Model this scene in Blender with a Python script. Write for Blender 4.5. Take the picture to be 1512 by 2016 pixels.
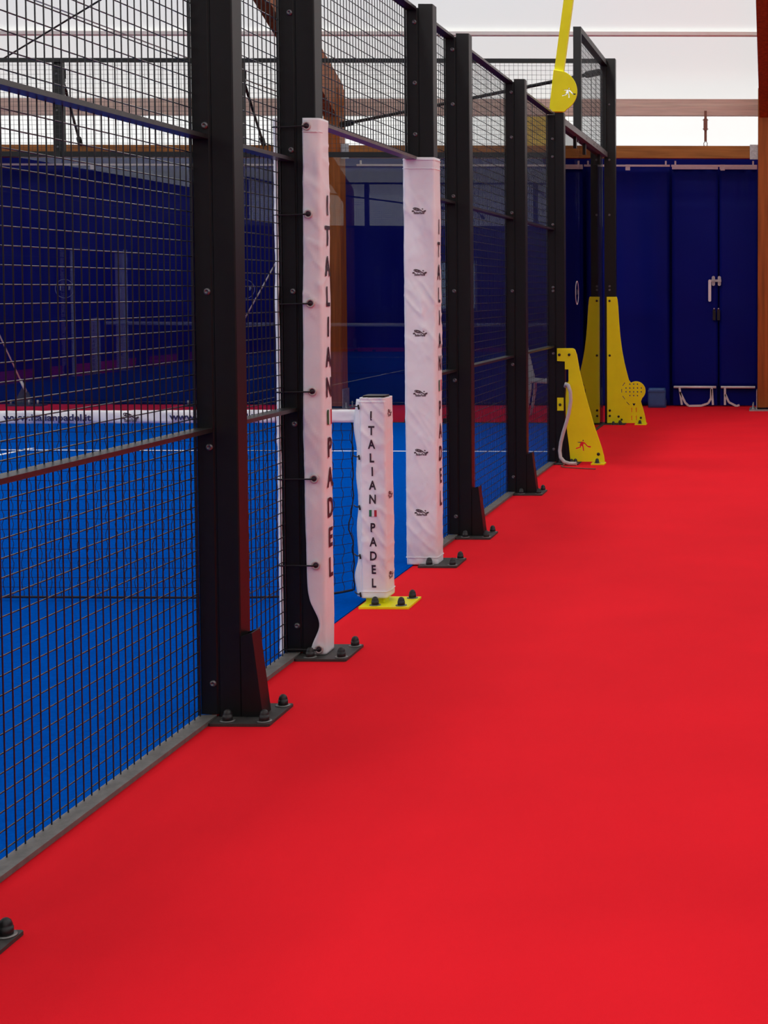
import bpy, bmesh, math, random
from mathutils import Vector, Matrix, noise

random.seed(7)
S = bpy.context.scene
COL = S.collection
for o in list(bpy.data.objects):
    bpy.data.objects.remove(o)

# ------------------------------------------------------------------ camera
F_PX, PPX, PPY = 3116.4, 1524.1, 729.1          # focal length / principal point for a 1512 x 2016 frame
PITCH, YAW, ROLL = 0.05039, 0.00619, 0.00244
CAM = Vector((1.9456, -7.4399, 1.4783))
fw = Vector((-math.sin(YAW) * math.cos(PITCH), math.cos(YAW) * math.cos(PITCH), -math.sin(PITCH)))
rt = Vector((math.cos(YAW), math.sin(YAW), 0))
dn = fw.cross(rt)
rt2 = rt * math.cos(ROLL) - dn * math.sin(ROLL)
dn2 = rt * math.sin(ROLL) + dn * math.cos(ROLL)
cd = bpy.data.cameras.new('camera')
cd.sensor_fit = 'VERTICAL'
cd.sensor_height = 36.0
cd.lens = F_PX / 2016 * 36.0
cd.shift_x = (756 - PPX) / 2016
cd.shift_y = (PPY - 1008) / 2016
cd.clip_end = 200
cam = bpy.data.objects.new('camera', cd)
COL.objects.link(cam)
m = Matrix.Identity(4)
for i in range(3):
    m[i][0] = rt2[i]; m[i][1] = -dn2[i]; m[i][2] = -fw[i]; m[i][3] = CAM[i]
cam.matrix_world = m
S.camera = cam

# ------------------------------------------------------------------ sky outside the tent hall (overcast)
W = bpy.data.worlds.new('overcast_sky')
S.world = W
W.use_nodes = True
bg = W.node_tree.nodes['Background']
bg.inputs[0].default_value = (0.93, 0.97, 1.0, 1)
bg.inputs[1].default_value = 1.78

S.view_settings.view_transform = 'Standard'
S.view_settings.look = 'None'
S.view_settings.exposure = 0.0
S.view_settings.gamma = 1.0
S.view_settings.use_curve_mapping = False

# ------------------------------------------------------------------ materials
def new_mat(name):
    m = bpy.data.materials.new(name); m.use_nodes = True
    return m, m.node_tree.nodes, m.node_tree.links, m.node_tree.nodes['Principled BSDF']

def mat(name, col, rough=0.5, metal=0.0, spec=0.5, var=0.0, scale=8.0, bump=0.0, bscale=None, stretch=(1, 1, 1), coat=0.0):
    """principled material whose colour varies by a noise texture in object space, with fine relief"""
    m, N, L, b = new_mat(name)
    b.inputs['Roughness'].default_value = rough
    b.inputs['Metallic'].default_value = metal
    b.inputs['Specular IOR Level'].default_value = spec
    b.inputs['Coat Weight'].default_value = coat
    tc = N.new('ShaderNodeTexCoord'); mp = N.new('ShaderNodeMapping')
    mp.inputs['Scale'].default_value = stretch
    L.new(tc.outputs['Object'], mp.inputs['Vector'])
    nz = N.new('ShaderNodeTexNoise'); nz.inputs['Scale'].default_value = scale
    nz.inputs['Detail'].default_value = 4.0
    L.new(mp.outputs['Vector'], nz.inputs['Vector'])
    rp = N.new('ShaderNodeValToRGB')
    rp.color_ramp.elements[0].position = 0.3; rp.color_ramp.elements[1].position = 0.7
    rp.color_ramp.elements[0].color = [c * (1 - var) for c in col] + [1]
    rp.color_ramp.elements[1].color = [min(1, c * (1 + var)) for c in col] + [1]
    L.new(nz.outputs['Fac'], rp.inputs['Fac'])
    L.new(rp.outputs['Color'], b.inputs['Base Color'])
    if bump > 0:
        n2 = N.new('ShaderNodeTexNoise'); n2.inputs['Scale'].default_value = bscale or scale * 6
        n2.inputs['Detail'].default_value = 3.0
        L.new(mp.outputs['Vector'], n2.inputs['Vector'])
        bp = N.new('ShaderNodeBump'); bp.inputs['Strength'].default_value = bump
        bp.inputs['Distance'].default_value = 0.004
        L.new(n2.outputs['Fac'], bp.inputs['Height'])
        L.new(bp.outputs['Normal'], b.inputs['Normal'])
    return m

def membrane(name, col, trans):
    """translucent tent cloth: daylight from outside shines through it"""
    m, N, L, b = new_mat(name)
    out = N['Material Output']
    tr = N.new('ShaderNodeBsdfTranslucent'); df = N.new('ShaderNodeBsdfDiffuse')
    nz = N.new('ShaderNodeTexNoise'); nz.inputs['Scale'].default_value = 0.7
    tc = N.new('ShaderNodeTexCoord'); L.new(tc.outputs['Object'], nz.inputs['Vector'])
    rp = N.new('ShaderNodeValToRGB')
    rp.color_ramp.elements[0].color = [c * 0.97 for c in col] + [1]
    rp.color_ramp.elements[1].color = list(col) + [1]
    L.new(nz.outputs['Fac'], rp.inputs['Fac'])
    L.new(rp.outputs['Color'], tr.inputs['Color']); L.new(rp.outputs['Color'], df.inputs['Color'])
    mx = N.new('ShaderNodeMixShader'); mx.inputs[0].default_value = trans
    L.new(df.outputs[0], mx.inputs[1]); L.new(tr.outputs[0], mx.inputs[2])
    L.new(mx.outputs[0], out.inputs['Surface'])
    N.remove(b)
    return m

def glass_mat(name):
    m, N, L, b = new_mat(name)
    out = N['Material Output']
    t = N.new('ShaderNodeBsdfTransparent'); g = N.new('ShaderNodeBsdfGlossy')
    t.inputs[0].default_value = (0.92, 0.96, 0.95, 1)
    g.inputs['Roughness'].default_value = 0.0
    fr = N.new('ShaderNodeFresnel'); fr.inputs['IOR'].default_value = 1.5
    mx = N.new('ShaderNodeMixShader')
    L.new(fr.outputs[0], mx.inputs[0]); L.new(t.outputs[0], mx.inputs[1]); L.new(g.outputs[0], mx.inputs[2])
    L.new(mx.outputs[0], out.inputs['Surface'])
    N.remove(b)
    return m

M = {}
M['carpet'] = mat('red_needle_felt_carpet', (0.86, 0.013, 0.024), 0.9, spec=0.06, var=0.05, scale=1.3, bump=0.35, bscale=420)
M['turf'] = mat('blue_artificial_turf', (0.0, 0.078, 0.44), 0.9, spec=0.0, var=0.10, scale=60, bump=0.5, bscale=500)
M['line'] = mat('white_turf_line', (0.85, 0.87, 0.9), 0.8, var=0.05, scale=90)
M['black'] = mat('black_powder_coat', (0.008, 0.008, 0.008), 0.42, spec=0.32, var=0.12, scale=25, bump=0.04, bscale=600)
M['rail'] = mat('sky_sheen_black_rail_coat', (0.022, 0.021, 0.020), 0.34, spec=0.6, var=0.25, scale=30, bump=0.05)  # same black coat, made lighter and shinier to imitate the sky's sheen
M['barbase'] = mat('sky_sheen_grey_bottom_bar', (0.15, 0.145, 0.135), 0.5, var=0.2, scale=30, bump=0.1)  # grey base colour imitates sky sheen on the black bottom rail
M['wire'] = mat('black_coated_wire', (0.008, 0.008, 0.010), 0.33, spec=0.6, var=0.1, scale=30)
M['plate'] = mat('dark_grey_base_steel', (0.045, 0.043, 0.04), 0.55, var=0.25, scale=40, bump=0.1)
M['nut'] = mat('black_plastic_nut_cap', (0.012, 0.011, 0.011), 0.45, var=0.1, scale=60)
M['washer'] = mat('zinc_washer', (0.22, 0.22, 0.21), 0.4, metal=0.6, var=0.2, scale=60)
M['bolt'] = mat('dull_zinc_bolt', (0.16, 0.16, 0.165), 0.38, metal=0.7, var=0.2, scale=60)
M['yellow'] = mat('yellow_powder_coat', (0.93, 0.90, 0.010), 0.45, spec=0.25, var=0.04, scale=6, bump=0.03, bscale=500)
M['pvc_white'] = mat('white_pvc_cover', (0.95, 0.95, 0.955), 0.45, spec=0.3, var=0.04, scale=9, bump=0.05, bscale=120)
M['print'] = mat('dark_plum_print', (0.035, 0.016, 0.028), 0.5, var=0.08, scale=30)
M['print_grey'] = mat('grey_brown_print', (0.085, 0.045, 0.05), 0.5, var=0.1, scale=60)
M['navy_print'] = mat('navy_print', (0.03, 0.03, 0.12), 0.5, var=0.1, scale=60)
M['cord'] = mat('black_elastic_cord', (0.012, 0.011, 0.012), 0.75, var=0.2, scale=200)
M['net'] = mat('black_net_twine', (0.006, 0.008, 0.02), 0.8, var=0.2, scale=150)
M['brass'] = mat('dull_steel_grommet', (0.62, 0.55, 0.52), 0.35, metal=0.2, var=0.1, scale=80)
M['flag_green'] = mat('green_print', (0.02, 0.16, 0.06), 0.5, var=0.05, scale=50)
M['flag_white'] = mat('white_print', (0.85, 0.85, 0.85), 0.5, var=0.03, scale=50)
M['flag_red'] = mat('red_print', (0.55, 0.02, 0.03), 0.5, var=0.05, scale=50)
M['curtain'] = mat('blue_pvc_curtain', (0.0003, 0.003, 0.15), 0.5, spec=0.10, var=0.06, scale=1.5, bump=0.06, bscale=30)
M['curtain_lt'] = mat('pale_blue_pvc_bag', (0.03, 0.085, 0.25), 0.5, var=0.12, scale=12, bump=0.2, bscale=30)
M['timber'] = mat('stained_glulam', (0.30, 0.080, 0.014), 0.55, spec=0.2, var=0.28, scale=5, stretch=(6, 6, 0.35), bump=0.05)
M['timber_h'] = mat('stained_glulam_beam', (0.33, 0.13, 0.03), 0.55, spec=0.2, var=0.28, scale=5, stretch=(0.35, 6, 6), bump=0.05)
M['timber_hazed'] = mat('haze_lightened_timber', (0.70, 0.52, 0.43), 0.6, spec=0.2, var=0.14, scale=5, stretch=(0.35, 6, 8), bump=0.04)  # eaves beams: backlit haze put into a lighter timber colour
M['purlin'] = mat('backlight_paled_purlin', (0.92, 0.84, 0.78), 0.6, spec=0.2, var=0.04, scale=4)  # paled to stand in for daylight glowing through the roof cloth
M['roof'] = membrane('white_roof_membrane', (0.80, 0.785, 0.755), 0.52)
M['wallcloth'] = membrane('white_wall_membrane', (0.92, 0.91, 0.87), 0.55)
M['pane'] = membrane('frosted_window_film', (0.75, 0.88, 0.97), 0.85)
M['glass'] = glass_mat('toughened_glass')
M['white_metal'] = mat('white_lacquered_metal', (0.72, 0.70, 0.72), 0.4, var=0.05, scale=20)
M['galv'] = mat('galvanised_steel', (0.42, 0.41, 0.41), 0.4, metal=0.5, var=0.2, scale=40)
M['white_plastic'] = mat('white_moulded_plastic', (0.72, 0.72, 0.70), 0.45, var=0.04, scale=10)
M['strap'] = mat('white_webbing', (0.66, 0.62, 0.60), 0.8, var=0.12, scale=60)
M['strap_brown'] = mat('brown_webbing', (0.24, 0.10, 0.07), 0.8, var=0.15, scale=60)
M['conduit'] = mat('pale_grey_conduit', (0.58, 0.55, 0.52), 0.5, var=0.05, scale=40)
M['lamp_glass'] = mat('lamp_lens', (0.7, 0.72, 0.75), 0.2, var=0.03, scale=30)
M['banner'] = mat('yellow_banner_cloth', (0.80, 0.62, 0.10), 0.7, var=0.15, scale=6)
M['channel'] = mat('grey_steel_channel', (0.13, 0.12, 0.12), 0.4, metal=0.3, var=0.15, scale=30)
M['sticker'] = mat('clear_etched_sticker', (0.10, 0.11, 0.17), 0.3, var=0.2, scale=40)

# ------------------------------------------------------------------ mesh helpers
class MB:
    def __init__(s):
        s.v = []; s.f = []; s.sm = []
    def add(s, vs, fs, smooth=False):
        o = len(s.v); s.v += [tuple(p) for p in vs]
        for q in fs:
            s.f.append(tuple(i + o for i in q)); s.sm.append(smooth)
        return s
    def box(s, x0, x1, y0, y1, z0, z1, c=0.0):
        """box, c = chamfer of the four vertical edges"""
        if c <= 0:
            p = [(x0, y0), (x1, y0), (x1, y1), (x0, y1)]
        else:
            p = [(x0 + c, y0), (x1 - c, y0), (x1, y0 + c), (x1, y1 - c), (x1 - c, y1), (x0 + c, y1), (x0, y1 - c), (x0, y0 + c)]
        return s.prism([(a, b, z0) for a, b in p], [(a, b, z1) for a, b in p])
    def prism(s, lo, hi, smooth=False):
        n = len(lo)
        fs = [tuple(range(n))[::-1], tuple(range(n, 2 * n))]
        fs += [(i, (i + 1) % n, n + (i + 1) % n, n + i) for i in range(n)]
        return s.add(list(lo) + list(hi), fs, smooth)
    def tube(s, pts, r, n=6, caps=True, closed=False):
        pts = [Vector(p) for p in pts]
        vs = []; fs = []; k = len(pts)
        ref = None
        for i, p in enumerate(pts):
            a = pts[(i - 1) % k] if (closed or i > 0) else p
            b = pts[(i + 1) % k] if (closed or i < k - 1) else p
            t = (b - a).normalized()
            if ref is None:
                ref = Vector((0, 0, 1)) if abs(t.z) < 0.9 else Vector((1, 0, 0))
            u = (ref - t * ref.dot(t)).normalized(); w = t.cross(u); ref = u
            rr = r[i] if isinstance(r, (list, tuple)) else r
            for j in range(n):
                an = 2 * math.pi * (j + 0.5) / n
                vs.append(p + u * rr * math.cos(an) + w * rr * math.sin(an))
        for i in range(k if closed else k - 1):
            for j in range(n):
                a = i * n + j; b = i * n + (j + 1) % n; i2 = (i + 1) % k
                fs.append((a, b, i2 * n + (j + 1) % n, i2 * n + j))
        s.add(vs, fs, n > 4)
        if caps and not closed:
            o = len(s.v) - len(vs)
            s.f.append(tuple(o + j for j in range(n))[::-1]); s.sm.append(False)
            s.f.append(tuple(o + (k - 1) * n + j for j in range(n))); s.sm.append(False)
        return s
    def lathe(s, prof, c=(0, 0, 0), n=12, axis='z', smooth=True):
        """prof: (radius, height) list along the axis"""
        vs = []; fs = []
        for r, h in prof:
            for j in range(n):
                a = 2 * math.pi * j / n
                p = (r * math.cos(a), r * math.sin(a), h)
                if axis == 'y-': p = (p[0], -p[2], p[1])
                if axis == 'x': p = (p[2], p[0], p[1])
                vs.append((p[0] + c[0], p[1] + c[1], p[2] + c[2]))
        for i in range(len(prof) - 1):
            for j in range(n):
                fs.append((i * n + j, i * n + (j + 1) % n, (i + 1) * n + (j + 1) % n, (i + 1) * n + j))
        fs.append(tuple(range(n))[::-1]); fs.append(tuple((len(prof) - 1) * n + j for j in range(n)))
        return s.add(vs, fs, smooth)
    def mesh(s, name):
        me = bpy.data.meshes.new(name)
        me.from_pydata(s.v, [], s.f)
        me.polygons.foreach_set('use_smooth', s.sm)
        bm = bmesh.new(); bm.from_mesh(me)
        bmesh.ops.recalc_face_normals(bm, faces=bm.faces)
        bm.to_mesh(me); bm.free()
        me.update()
        return me
    def build(s, name, material, parent=None, loc=None):
        me = s.mesh(name); me.materials.append(M[material])
        return link(name, me, parent, loc)

def link(name, me, parent=None, loc=None):
    o = bpy.data.objects.new(name, me); COL.objects.link(o)
    if parent is not None: o.parent = parent
    if loc is not None: o.location = loc
    return o

def tag(o, label=None, cat=None, group=None, kind=None):
    if label: o['label'] = label
    if cat: o['category'] = cat
    if group: o['group'] = group
    if kind: o['kind'] = kind
    return o

def thing(name, loc, label, cat, group=None):
    o = bpy.data.objects.new(name, None); COL.objects.link(o)
    o.location = loc; o.empty_display_size = 0.1
    return tag(o, label, cat, group)

def copy_tree(o, parent=None):
    c = o.copy(); COL.objects.link(c); c.parent = parent
    for ch in list(o.children): copy_tree(ch, c)
    return c

def plate_from_outline(outer, holes, thick, name):
    """flat sheet with real cut-outs: outlines in (x, z), thickness along +y; returns a mesh"""
    cu = bpy.data.curves.new(name, 'CURVE'); cu.dimensions = '2D'; cu.fill_mode = 'BOTH'; cu.extrude = thick / 2
    cu.bevel_depth = min(0.0015, thick / 6); cu.bevel_resolution = 0; cu.offset = -cu.bevel_depth
    for poly in [outer] + holes:
        sp = cu.splines.new('POLY'); sp.points.add(len(poly) - 1)
        for i, (x, z) in enumerate(poly): sp.points[i].co = (x, z, 0, 1)
        sp.use_cyclic_u = True
    ob = bpy.data.objects.new(name, cu); COL.objects.link(ob)
    dg = bpy.context.evaluated_depsgraph_get()
    me = bpy.data.meshes.new_from_object(ob.evaluated_get(dg))
    bpy.data.objects.remove(ob); bpy.data.curves.remove(cu)
    me.transform(Matrix.Rotation(math.pi / 2, 4, 'X'))
    me.transform(Matrix.Translation((0, thick / 2, 0)))
    me.materials.clear()
    return me

def text_verts(body, height, xs=1.0, bold=0.0, cuts=1):
    """filled lettering as (verts2d, faces), centred on the origin, cap height = height"""
    cu = bpy.data.curves.new('lettering', 'FONT'); cu.body = body; cu.size = 1.0; cu.offset = bold
    cu.fill_mode = 'FRONT'; cu.resolution_u = 3
    ob = bpy.data.objects.new('lettering', cu); COL.objects.link(ob)
    dg = bpy.context.evaluated_depsgraph_get()
    me = bpy.data.meshes.new_from_object(ob.evaluated_get(dg))
    bpy.data.objects.remove(ob); bpy.data.curves.remove(cu)
    bm = bmesh.new(); bm.from_mesh(me); bpy.data.meshes.remove(me)
    bmesh.ops.triangulate(bm, faces=bm.faces)
    if cuts: bmesh.ops.subdivide_edges(bm, edges=bm.edges, cuts=cuts, use_grid_fill=True)
    k = height / 0.69
    xs_ = [v.co.x for v in bm.verts]; cx = (min(xs_) + max(xs_)) / 2
    bm.verts.index_update()
    vs = [((v.co.x - cx) * k * xs, (v.co.y - 0.345) * k) for v in bm.verts]
    fs = [tuple(v.index for v in f.verts) for f in bm.faces]
    bm.free()
    return vs, fs

# ================================================================== the setting
XL, XR, YB, YF = -12.0, 7.3, 12.9, -12.9
EAVE, SLOPE = 3.88, 0.36
RIDGE = EAVE + SLOPE * YB

tag(MB().add([(XL, YF, 0), (XR, YF, 0), (XR, YB, 0), (XL, YB, 0)], [(0, 1, 2, 3)]).build('floor', 'carpet'), kind='structure')

def grid_sheet(mb, p00, p10, p01, nu, nv):
    p00, p10, p01 = Vector(p00), Vector(p10), Vector(p01)
    vs = [p00 + (p10 - p00) * (i / nu) + (p01 - p00) * (j / nv) for j in range(nv + 1) for i in range(nu + 1)]
    fs = [(j * (nu + 1) + i, j * (nu + 1) + i + 1, (j + 1) * (nu + 1) + i + 1, (j + 1) * (nu + 1) + i) for j in range(nv) for i in range(nu)]
    mb.add(vs, fs)

mb = MB()
grid_sheet(mb, (XL, YB, EAVE), (XR, YB, EAVE), (XL, 0, RIDGE), 8, 6)
grid_sheet(mb, (XL, YF, EAVE), (XR, YF, EAVE), (XL, 0, RIDGE), 8, 6)
roof = tag(mb.build('ceiling', 'roof'), kind='structure')
def roof_z(y): return EAVE + SLOPE * (YB - abs(y))
for y in (11.15, 7.4, 3.7, -3.7, -7.4, -11.15):
    z = roof_z(y)
    MB().box(XL, XR, y - 0.06, y + 0.06, z - 0.075, z - 0.036).build('purlin', 'purlin', roof)

# long walls: white tent cloth above the curtains
def wall_sheet(name, y, z0):
    return tag(MB().add([(XL, y, z0), (XR, y, z0), (XR, y, EAVE), (XL, y, EAVE)], [(0, 1, 2, 3)]).build(name, 'wallcloth'), kind='structure')
wb = wall_sheet('wall_back', 12.88, 3.10)
MB().box(XL, XR, 12.85, 12.87, 0, 3.17).build('blue_sheet', 'curtain', wb)
wf = wall_sheet('wall_front', -12.88, 3.1)
# front lower wall (behind the photographer): blue sheet with one window
wx0, wx1, wz0, wz1 = -6.95, -5.9, 0.98, 2.18
mb = MB()
for a, b, c, d in ((XL, wx0, 0, 3.1), (wx1, XR, 0, 3.1), (wx0, wx1, 0, wz0), (wx0, wx1, wz1, 3.1)):
    mb.box(a, b, -12.84, -12.82, c, d)
mb.build('blue_sheet', 'curtain', wf)
w1 = MB()
for a, b, c, d in ((wx0 - .04, wx0 + .02, wz0 - .04, wz1 + .04), (wx1 - .02, wx1 + .04, wz0 - .04, wz1 + .04), (wx0, wx1, wz0 - .04, wz0 + .02), (wx0, wx1, wz1 - .02, wz1 + .04)):
    w1.box(a, b, -12.86, -12.78, c, d)
win = tag(w1.build('window_1', 'white_metal'), kind='structure')
MB().add([(wx0, -12.85, wz0), (wx1, -12.85, wz0), (wx1, -12.85, wz1), (wx0, -12.85, wz1)], [(0, 1, 2, 3)]).build('pane', 'pane', win)
# (a dividing curtain hangs before the left gable up to the eaves)
for name, x, s in (('wall_left', XL, 1), ('wall_right', XR, -1)):
    g = tag(MB().add([(x, YF, 3.1), (x, YB, 3.1), (x, YB, EAVE), (x, 0, RIDGE), (x, YF, EAVE)], [(0, 1, 2, 3, 4)]).build(name, 'wallcloth'), kind='structure')
    MB().box(min(x, x + s * .03), max(x, x + s * .03), YF, YB, 0, 3.1 if s < 0 else 3.86).build('blue_sheet', 'curtain', g)

# blue turf of the court with its white lines
turf = MB().box(-9.96, -0.04, -10, 10, 0.0005, 0.006).build('court_turf', 'turf')
tag(turf, 'bright blue artificial turf of the fenced padel court', 'turf')
for a in ((-9.96, -0.04, 6.90, 6.95), (-9.96, -0.04, -6.95, -6.90), (-5.03, -4.98, -7.1, 7.1)):
    MB().box(a[0], a[1], a[2], a[3], 0.006, 0.0075).build('court_line', 'line', turf)

# ------------------------------------------------------------------ timber portal frames
def shoe(parent, x0, x1, y):
    sb = MB().box(x0 - 0.10, x1 + 0.10, y - 0.26, y + 0.22, 0.0, 0.015).build('base_plate', 'galv', parent)
    for xx in (x0 - 0.014, x1 + 0.004):
        MB().box(xx, xx + 0.010, y - 0.14, y + 0.14, 0.015, 0.25).build('side_plate', 'galv', sb)
    for xx in (x0 - 0.055, x1 + 0.055):
        for yy in (y - 0.16, y + 0.12):
            MB().lathe([(0.02, 0.015), (0.02, 0.03), (0.008, 0.03), (0.008, 0.085)], (xx, yy, 0), 8).build('anchor_bolt', 'galv', sb)

def frame(xc, label):
    t = thing('timber_frame', (xc, 0, 0), label, 'timber frame', 'timber portal frames of the hall')
    x0, x1 = -0.10, 0.10
    for s in (1, -1):
        y0, y1 = sorted((s * 12.05, s * 12.30))
        MB().box(x0, x1, y0, y1, 0.035, 3.95, 0.006).build('column', 'timber', t)
        shoe(t, x0, x1, s * 12.17)
        # rafter under the roof slope, deeper at the knee
        za = roof_z(12.30) - 0.09; zb = RIDGE - 0.09
        xa, xb = -0.082, 0.082
        lo = [(xa, s * 12.30, za), (xa, 0, zb), (xa, 0, zb - 0.40), (xa, s * 12.06, za - 0.42), (xa, s * 12.30, za - 0.42)]
        MB().prism(lo, [(xb, p[1], p[2]) for p in lo]).build('rafter', 'timber', t)
    return t
frame(1.72, 'tall stained timber column and rafter at the blue double door')
frame(-3.61, 'stained timber column behind the court end glass, with rafter under the roof')
frame(-8.94, 'stained timber column and rafter past the cable stay on the red floor')

COLX = [-8.94, -3.61, 1.72, 7.05]
for i in range(3):
    a, b = COLX[i] + 0.10, COLX[i + 1] - 0.10
    nm = ['over the two cable stays', 'behind the court end glass', 'between the double door column and the hall side'][i]
    t = thing('wall_beam', ((a + b) / 2, 12.17, 3.10), 'brown timber beam above the blue curtain ' + nm, 'beam', 'brown timber beams on the back wall')
    L2 = (b - a) / 2
    MB().box(-L2, L2, -0.07, 0.07, 0, 0.15).build('beam', 'timber_h', t)
    for s in (-1, 1):
        MB().box(s * L2 - (0.10 if s > 0 else 0), s * L2 + (0.10 if s < 0 else 0), -0.078, -0.070, -0.015, 0.165).build('bracket_plate', 'galv', t)
    t = thing('eaves_beam', ((a + b) / 2, 12.30, 3.64), 'haze-lightened timber eaves beam under the white roof ' + nm, 'beam', 'pale timber eaves beams')
    MB().box(-L2 - .1, L2 + .1, -0.05, 0.10, 0, 0.115).build('lower_beam', 'timber_hazed', t)
    MB().box(-L2 - .1, L2 + .1, -0.03, 0.10, 0.115, 0.20).build('upper_beam', 'timber_hazed', t)

# curtain tracks
for a, b, lab in ((-8.8, -3.75, 'behind the far court glass'), (-3.45, 0.50, 'beside the corner post'), (0.52, 1.60, 'above the blue double door')):
    t = thing('curtain_track', ((a + b) / 2, 12.60, 3.045), 'thin white curtain track ' + lab, 'curtain track', 'white curtain tracks')
    h = (b - a) / 2
    MB().box(-h, h, -0.015, 0.015, -0.012, 0.012).build('rail', 'white_metal', t)
    n = max(1, int((b - a) / 1.1))
    for k in range(n):
        x = -h + (k + 0.6) * (b - a) / n
        MB().box(x - 0.028, x + 0.028, -0.035, -0.016, -0.06, 0.012).build('clip', 'white_metal', t)
    for k in (-h + .05, h - .05):
        MB().box(k - .01, k + .01, -.01, .01, .012, .06).build('hanger', 'white_metal', t)

# ------------------------------------------------------------------ blue curtains on the back wall
def curtain(x0, x1, z0, z1, y, label, amp=0.03, wl=0.42, seed=0.0, pucker=0.012, cat='curtain', name='curtain', group='blue curtains along the back wall'):
    nu = max(12, int((x1 - x0) / 0.045)); nv = 44
    mb = MB(); vs = []; fs = []
    for j in range(nv + 1):
        tz = j / nv; z = z0 + (z1 - z0) * tz
        for i in range(nu + 1):
            x = x0 + (x1 - x0) * i / nu
            f = amp * math.sin(2 * math.pi * x / wl + 2.5 * noise.noise((x * 0.9 + seed, z * 0.5, seed)))
            f *= 0.25 + 0.9 * abs(noise.noise((x * 0.7 + seed * 3, z * 0.35, 4.0)))
            f += 0.02 * noise.noise((x * 1.7, z * 1.3, seed + 9))
            top = max(0.0, (tz - 0.80) / 0.20)
            f += pucker * top * math.sin(2 * math.pi * x / 0.17 + 3 * noise.noise((x * 2, seed, 0.0))) * (0.4 + noise.noise((x * 3, z * 2, seed)))
            if 0.855 < tz < 0.875: f += 0.008
            vs.append((x - (x0 + x1) / 2, f, z - z0))
    for j in range(nv):
        for i in range(nu):
            a = j * (nu + 1) + i
            fs.append((a, a + 1, a + nu + 2, a + nu + 1))
    mb.add(vs, fs, True)
    o = mb.build(name, 'curtain', None, ((x0 + x1) / 2, y, z0))
    md = o.modifiers.new('cloth_thickness', 'SOLIDIFY'); md.thickness = 0.004
    return tag(o, label, cat, group)
curtain(-8.80, -3.70, 0.012, 3.03, 12.72, 'long dark blue curtain behind the two white cable stays', 0.05, 0.5, 1.0)
curtain(-3.66, 0.49, 0.012, 3.03, 12.72, 'dark blue curtain with vertical folds between timber column and double door', 0.045, 0.55, 5.0)
curtain(-11.9, -8.9, 0.012, 3.03, 12.72, 'dark blue curtain past the last timber column seen', 0.05, 0.5, 8.0)
curtain(1.85, 7.2, 0.012, 3.03, 12.72, 'dark blue curtain past the double door column', 0.05, 0.5, 3.0)

def door_leaf(n, x0, x1, straps):
    d = curtain(x0, x1, 0.25, 3.00, 12.66, None, 0.008, 0.7, 11.0 + n, 0.014, None, 'door_%d' % n, None)
    d['kind'] = 'structure'
    w = x1 - x0; h = w / 2
    MB().box(-h, h, -0.012, 0.012, 2.755, 2.79).build('top_bar', 'white_metal', d)
    MB().box(-h + .01, h - .01, 0.03, 0.036, -0.235, 0.02).build('lower_flap', 'curtain', d)
    MB().tube([(-h + 0.02, -0.03, 0.0), (h - 0.02, -0.03, 0.0)], 0.016, 10).build('bottom_bar', 'white_metal', d)
    for xs in straps:
        mb = MB()
        for k, (px, pz) in enumerate(zip(xs[:-1], xs[1:])): pass
        pts = xs
        for (ax, az), (bx, bz) in zip(pts[:-1], pts[1:]):
            dv = Vector((bx - ax, 0, bz - az)); nn = Vector((dv.z, 0, -dv.x)).normalized() * 0.013
            lo = [(ax + nn.x, -0.05, az + nn.z), (ax - nn.x, -0.05, az - nn.z), (bx - nn.x, -0.05, bz - nn.z), (bx + nn.x, -0.05, bz + nn.z)]
            mb.prism(lo, [(p[0], -0.046, p[2]) for p in lo])
        mb.build('strap', 'strap', d)
    return d
d1 = door_leaf(1, 0.525, 1.105, [[(-0.195, 0.0), (-0.165, -0.225)], [(-0.19, -0.06), (-0.12, -0.20), (-0.08, -0.235)], [(0.215, 0.0), (0.23, -0.225)], [(0.21, -0.02), (0.205, -0.14), (0.17, -0.205), (0.08, -0.235), (-0.08, -0.238)]])
d2 = door_leaf(2, 1.125, 1.60, [[(-0.165, 0.0), (-0.165, -0.225)], [(-0.16, -0.09), (-0.115, -0.19), (-0.02, -0.238), (0.02, -0.225)]])
# latch on the first leaf, strap lugs
def stadium(mb, x, z0, z1, r, y0, y1):
    pts = []
    for k in range(9):
        a = math.pi * k / 8; pts.append((x + r * math.cos(a), z1 - r + r * math.sin(a)))
    for k in range(9):
        a = math.pi + math.pi * k / 8; pts.append((x + r * math.cos(a), z0 + r + r * math.sin(a)))
    mb.prism([(p[0], y0, p[1]) for p in pts], [(p[0], y1, p[1]) for p in pts])
lt = MB(); stadium(lt, -0.055, 1.535, 1.66, 0.02, -0.05, -0.03)
stadium(lt, 0.02, 1.535, 1.66, 0.02, -0.05, -0.03)
lt.box(-0.085, 0.045, -0.062, -0.05, 1.585, 1.615)
la = lt.build('latch', 'galv', d1, (0.29, 0, -0.25))
hb = MB(); stadium(hb, -0.10, 1.335, 1.615, 0.018, -0.078, -0.062); hb.build('lever', 'white_metal', la)
lb = MB()
for xx in (-0.055, 0.0):
    lb.box(xx - 0.018, xx + 0.018, -0.045, -0.02, 1.10, 1.235)
kp = lb.build('magnet_strip', 'cord', d1, (0.30, 0, -0.25))
kb = MB()
for xx in (-0.055, 0.0): kb.lathe([(0.011, 0), (0.011, 0.012), (0.006, 0.016)], (xx, -0.045, 1.245), 8, 'y-')
kb.build('rivet', 'galv', kp)

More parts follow.
